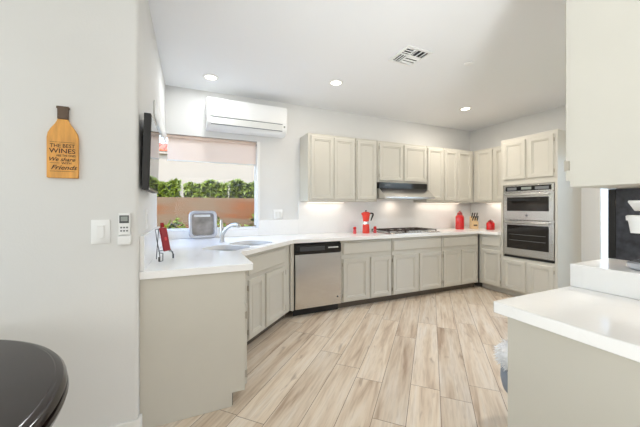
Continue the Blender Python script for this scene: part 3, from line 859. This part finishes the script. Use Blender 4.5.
def plate(name, label, cat, loc, rz, kind, group=None, hw=.042):
    t = thing(name, label, cat, loc, rz, group)
    build('cover_plate', MB().rings([ringrect(-hw,hw,-.064,.064,i,y) for i,y in [(0,0),(0,-.004),(.003,-.006)]]), M['white'], t)
    if kind == 'switch':
        build('rocker', MB().prism_x([(-.0062,-.034),(-.0085,-.033),(-.0125,.033),(-.0062,.034)],-.016,.016), M['white'], t, bevel=.001)
    else:
        for cx in ((0,) if hw < .05 else (-.023,.023)):
            build('receptacle', MB().box(cx-.017,cx+.017,-.0085,-.0062,-.034,.034), M['offwhite'], t, bevel=.001)
plate('light_switch', 'white wall switch below and right of the wooden bottle sign', 'light switch', (-.440,YN-.0005,1.152), 0, 'switch')
plate('outlet', 'white outlet plate right of the back window above the upstand', 'outlet', (1.071,YB-.0005,1.190), 0, 'outlet', None, .062)
plate('outlet', 'white outlet plate on the left wall below the television', 'outlet', (XL+.0005,2.21,1.205), PI/2, 'outlet')

t = thing('remote_control', 'white air conditioner remote in its wall holder beside the light switch', 'remote control', (-.331,YN-.0005,1.079))
build('holder', MB().prism_x([(0,0),(-.022,0),(-.024,.045),(0,.055)],-.030,.030), M['white'], t, bevel=.003)
build('remote_body', MB().box(-.026,.026,-.021,-.003,.056,.172).box(-.025,.025,-.0243,-.0242,.01,.04), M['white'], t, bevel=.003)
build('screen', MB().box(-.022,.022,-.0225,-.0212,.118,.160), M['darkgrey'], t, bevel=.001)
build('display', MB().box(-.016,.016,-.0235,-.0226,.128,.154), M['lcd'], t, smooth=0)
for r, c_ in [(0,0),(0,1),(0,2),(1,0),(1,1),(1,2)]:
    build('button', MB().box(-.018+c_*.0135,-.009+c_*.0135,-.0225,-.0212,.072+r*.018,.080+r*.018), M['grey'], t, smooth=0)

# wooden wine bottle sign
t = thing('wall_sign', 'bottle shaped bamboo sign with wine lettering on the near wall', 'sign', (-.596,YN-.0005,1.432))
pr = [(-.064,.004),(-.060,0),(.060,0),(.064,.004),(.064,.205),(.060,.228),(.048,.252),(.032,.275),(.0235,.292),(.022,.300)]
pr = pr+[(-x,z) for x,z in reversed(pr[4:])]
build('board', MB().prism_y(pr,-.016,-.001), M['signwood'], t, bevel=.003)
build('neck', MB().prism_y([(-.022,.301),(.022,.301),(.022,.352),(.026,.355),(.025,.366),(-.025,.366),(-.026,.355),(-.022,.352)],-.017,-.001), M['signneck'], t, bevel=.002)
def text(body, x, z, size, shear=0, width=None, y=-.0163):
    cu = bpy.data.curves.new('lettering','FONT')
    cu.body = body; cu.size = size; cu.align_x = 'CENTER'; cu.extrude = .0004; cu.offset = size*.012; cu.shear = shear; cu.resolution_u = 3
    o = bpy.data.objects.new('lettering_source', cu); COL.objects.link(o)
    bpy.context.view_layer.update()
    me = bpy.data.meshes.new_from_object(o)
    bpy.data.objects.remove(o)
    if width:
        xs = [v.co.x for v in me.vertices]; k = width/(max(xs)-min(xs))
        for v in me.vertices: v.co.x *= k
    Rx = Matrix.Translation((x,y,z)) @ Matrix.Rotation(PI/2,4,'X')
    me.transform(Rx)
    me.materials.clear(); me.materials.append(M['ink'])
    q = bpy.data.objects.new('lettering', me); COL.objects.link(q); q.parent = t
text('THE BEST',0,.155,.026,0,.100)
text('WINES',0,.127,.032,0,.106)
text('ARE THE ONES',.014,.109,.015,0,.078)
text('We share',-.004,.086,.027,.35,.104)
text('WITH',.016,.071,.014,0,.040)
text('Friends',.004,.043,.032,.4,.106)
build('rule_lines', MB().box(-.05,.05,-.0167,-.016,.181,.1825).box(-.05,-.012,-.0167,-.016,.075,.0765).box(-.05,.05,-.0167,-.016,.033,.0345), M['ink'], t, smooth=0)

# ------------------------------------------------------------------ ceiling fixtures
def downlight(label, x, y, w, col=(1,.92,.81)):
    t = thing('ceiling_downlight', label, 'ceiling light', (x,y,ZC-.0005), 0, 'recessed ceiling lights')
    build('trim_ring', MB().lathe([(.055,-.001),(.083,-.001),(.080,-.006),(.058,-.009),(.055,-.001)],(0,0,0),32,cap=False), M['trim'], t)
    build('lens', MB().lathe([(.001,-.004),(.0545,-.004),(.0545,-.001),(.001,-.001)],(0,0,0),28,cap=False), M['lens'], t)
    light('downlight_bulb','AREA',(0,0,-.014),w,col,.11,None,(0,0,-1),t,shape='DISK')
downlight('recessed ceiling light nearest the wall air conditioner', .20, 3.36, 5, (.94,.98,1))
downlight('recessed ceiling light in the middle of the kitchen ceiling', 1.505, 2.933, 5.0)
downlight('recessed ceiling light toward the oven corner', 3.594, 2.951, 11)

t = thing('ceiling_vent', 'white square four way air vent in the ceiling', 'vent', (1.868,2.135,ZC-.0005), 0)
h = .145
build('duct_backing', MB().box(-h+.01,h-.01,-h+.01,h-.01,-.003,-.001), M['ventdark'], t, smooth=0)
f = MB().box(-h,h,-h,-h+.025,-.014,-.0032).box(-h,h,h-.025,h,-.014,-.0032).box(-h,-h+.025,-h+.025,h-.025,-.014,-.0032).box(h-.025,h,-h+.025,h-.025,-.014,-.0032)
f.box(-h+.025,h-.025,-.020,-.006,-.014,-.0032).box(-.036,-.022,-h+.025,-.020,-.014,-.0032).box(-.036,-.022,-.006,h-.025,-.014,-.0032)
build('frame', f, M['white'], t, bevel=.002)
def slats(x0,x1,y0,y1,along,tilt):
    mb = MB(); n = 3
    for i in range(n):
        if along == 'x':
            y = y0+(y1-y0)*(i+.5)/n
            mb.add([(x0,y-.008,-.004),(x1,y-.008,-.004),(x1,y+.008*tilt-.002,-.013),(x0,y+.008*tilt-.002,-.013),(x0,y-.006,-.004),(x1,y-.006,-.004),(x1,y+.008*tilt,-.013),(x0,y+.008*tilt,-.013)],
                   [(0,1,2,3),(4,7,6,5),(0,4,5,1),(3,2,6,7),(0,3,7,4),(1,5,6,2)])
        else:
            x = x0+(x1-x0)*(i+.5)/n
            mb.add([(x-.008,y0,-.004),(x-.008,y1,-.004),(x+.008*tilt-.002,y1,-.013),(x+.008*tilt-.002,y0,-.013),(x-.006,y0,-.004),(x-.006,y1,-.004),(x+.008*tilt,y1,-.013),(x+.008*tilt,y0,-.013)],
                   [(0,1,2,3),(4,7,6,5),(0,4,5,1),(3,2,6,7),(0,3,7,4),(1,5,6,2)])
    return mb
build('slat_panel', slats(-h+.025,-.036,-h+.025,-.020,'x',-.6), M['white'], t, smooth=0)
build('slat_panel', slats(-h+.025,-.036,-.006,h-.025,'y',-.6), M['white'], t, smooth=0)
build('slat_panel', slats(-.022,h-.025,-h+.025,-.020,'y',-.6), M['white'], t, smooth=0)
build('slat_panel', slats(-.022,h-.025,-.006,h-.025,'x',1), M['white'], t, smooth=0)

t = thing('sprinkler_cap', 'tiny white fire sprinkler cap on the ceiling right of the vent', 'sprinkler', (2.493,2.007,ZC-.0005))
build('cover', MB().lathe([(.001,-.012),(.030,-.012),(.040,-.008),(.041,-.001),(.001,-.001)],(0,0,0),24,cap=False), M['white'], t)

# ------------------------------------------------------------------ right hand coffee bar
RX, RYE = 1.087, .769
tag(build('countertop', MB().prism([(RX,-1.6),(1.975,-1.6),(1.975,RYE),(RX+.006,RYE),(RX,RYE-.006)],CZ0,CZ1), M['quartz'], bevel=.003), 'white quartz countertop of the right peninsula in the foreground', 'countertop')
tag(build('raised_ledge', MB().box(1.625,1.975,-1.6,RYE-.001,CZ1+.0005,1.019), M['quartz'], bevel=.003), 'raised white quartz ledge on the right peninsula', 'ledge')
t = base_cabinet('greige peninsula cabinet under the right foreground counter, plain side panel', (1.975,.725), PI, .825, 2.2, [(.02,.40),(.42,.81,'r')], [(.02,.40),(.42,.81)])
build('corner_post', MB().box(.8255,.837,-.018,2.2,.0005,.869), M['cab'], t, bevel=.001)
t = thing('wall_cabinet', 'pale greige wall cabinet hanging over the right peninsula', 'cabinet', (1.980,.768,1.378), PI, 'greige wall cabinets')
build('carcass', MB().box(.001,.355,0,1.3,0,ZC-1.38), M['cab'], t, bevel=.001)
add_door(t, .012, .353, .03, ZC-1.378-.05, 'r')
t = thing('under_cabinet_light','light bar under the cabinet over the right peninsula','light fixture',(1.88,.60,1.3775),-PI/2,'light bars under the wall cabinets')
build('housing', MB().box(0,.9,-.018,.018,-.012,-.001), M['white'], t, bevel=.002)
build('diffuser', MB().box(.01,.89,-.014,.014,-.0145,-.0123), M['strip'], t, smooth=0)
light('bar_lamp','AREA',(.45,0,-.018),7.0,(1,.84,.68),.9,.03,(0,0,-1),t)
t = thing('stone_panel','black speckled stone panel behind the raised ledge','backsplash',(1.9765,RYE-.03,1.0195))
build('panel', MB().box(0,.008,-1.4,-.002,0,.357), M['blackstone'], t, smooth=0)
build('edge_trim', MB().box(-.002,.008,-.0015,.028,0,.357), M['black'], t, bevel=.001)

# coffee machine
t = thing('coffee_machine','dark coffee machine with white cup holder on the raised ledge','coffee machine',(1.90,.46,1.0195))
build('body', MB().box(-.13,.06,-.16,.06,.018,.33), M['machine'], t, bevel=.015, seg=3)
dt = build('drip_tray', MB().rings([[(x,y,z) for x,y in rrect(-.215+i,.055-i,-.14+i,.150-i,.05)] for i,z in [(.01,.0005),(0,.010),(.0,.028),(.012,.034)]]), M['machinesilver'], t)
build('grille', MB().prism(rrect(-.20,-.132,-.12,.13,.03),.0345,.037), M['darkgrey'], dt)
cupc = (-.098,.148)
build('cup', MB().lathe([(.001,.150),(.034,.150),(.040,.195),(.043,.205)],(cupc[0],cupc[1]-.02,0),24,cap=False).lathe([(.048,.205),(.049,.224),(.044,.228),(.001,.228)],(cupc[0],cupc[1]-.02,0),24), M['white'], t)
build('cup_lid', MB().prism([(cupc[0]-.046,cupc[1]-.05),(cupc[0]+.03,cupc[1]-.06),(cupc[0]+.03,cupc[1]+.012),(cupc[0]-.046,cupc[1]+.012)],0,.010).xf(Matrix.Translation((cupc[0],0,.262)) @ Matrix.Rotation(math.radians(32),4,'Y') @ Matrix.Translation((-cupc[0],0,0))), M['white'], t, bevel=.003)
build('arm', MB().box(cupc[0]-.02,cupc[0]+.03,.058,cupc[1]-.02,.229,.250), M['machinesilver'], t, bevel=.004)

# stool behind the peninsula
t = thing('stool','blue grey stool with white fluffy cover behind the right peninsula','stool',(1.815,1.03,0)); t.scale = (1,1,.83)
build('seat', MB().lathe([(.001,.22),(.12,.22),(.155,.25),(.168,.32),(.165,.42),(.15,.50),(.001,.50)],(0,0,0),28,cap=False), M['bluegrey'], t)
build('pedestal', MB().lathe([(.001,.0005),(.12,.0005),(.12,.014),(.03,.03),(.024,.06),(.024,.2195),(.001,.2195)],(0,0,0),28,cap=False), M['satin'], t)
fm = MB()
for i in range(2600):
    a = random.uniform(0,2*PI); q = random.random()
    if q < .5: r = .17*math.sqrt(random.random()); z = .53; d = Vector((math.cos(a)*r*2,math.sin(a)*r*2,1))
    else: r = .165; z = random.uniform(.45,.53); d = Vector((math.cos(a),math.sin(a),-.5))
    d = (d.normalized()+Vector((random.gauss(0,.3),random.gauss(0,.3),random.gauss(0,.3)))).normalized()
    p = Vector((r*math.cos(a),r*math.sin(a),z)); s = d.orthogonal().normalized()*.004
    Lf = random.uniform(.025,.05)
    fm.add([p-s,p+s,p+d*Lf+Vector((0,0,-.012))],[(0,1,2)])
cv = build('fluffy_cover', MB().lathe([(.001,.535),(.13,.535),(.165,.52),(.172,.49),(.168,.45),(.153,.45),(.152,.501),(.001,.501)],(0,0,0),28,cap=False), M['fur'], t)
build('fur', fm, M['fur'], cv, smooth=0)

# ------------------------------------------------------------------ round table in the left foreground
t = thing('round_table','dark espresso round table with moulded edge in the left foreground','table',(-1.042,1.045,0))
R_ = .695
build('tabletop', MB().lathe([(.001,.740),(R_-.036,.740),(R_-.033,.7385),(R_-.028,.7385),(R_-.014,.732),(R_-.006,.722),(R_-.004,.714),(R_-.015,.710),(R_-.016,.704),(R_-.003,.701),(R_,.690),(R_-.004,.676),(R_-.03,.664),(.001,.664)],(0,0,0),96,cap=False), M['table'], t, smooth=25)
build('pedestal', MB().lathe([(.16,.6635),(.10,.62),(.07,.55),(.09,.42),(.10,.34),(.07,.24),(.09,.16),(.10,.14)],(0,0,0),32), M['table'], t)
for i in range(4):
    a = PI/4+i*PI/2; ca, sa = math.cos(a), math.sin(a)
    build('leg', MB().tube([(ca*.08,sa*.08,.20),(ca*.22,sa*.22,.13),(ca*.38,sa*.38,.045),(ca*.44,sa*.44,.028)],[.035,.032,.028,.027],12), M['table'], t)
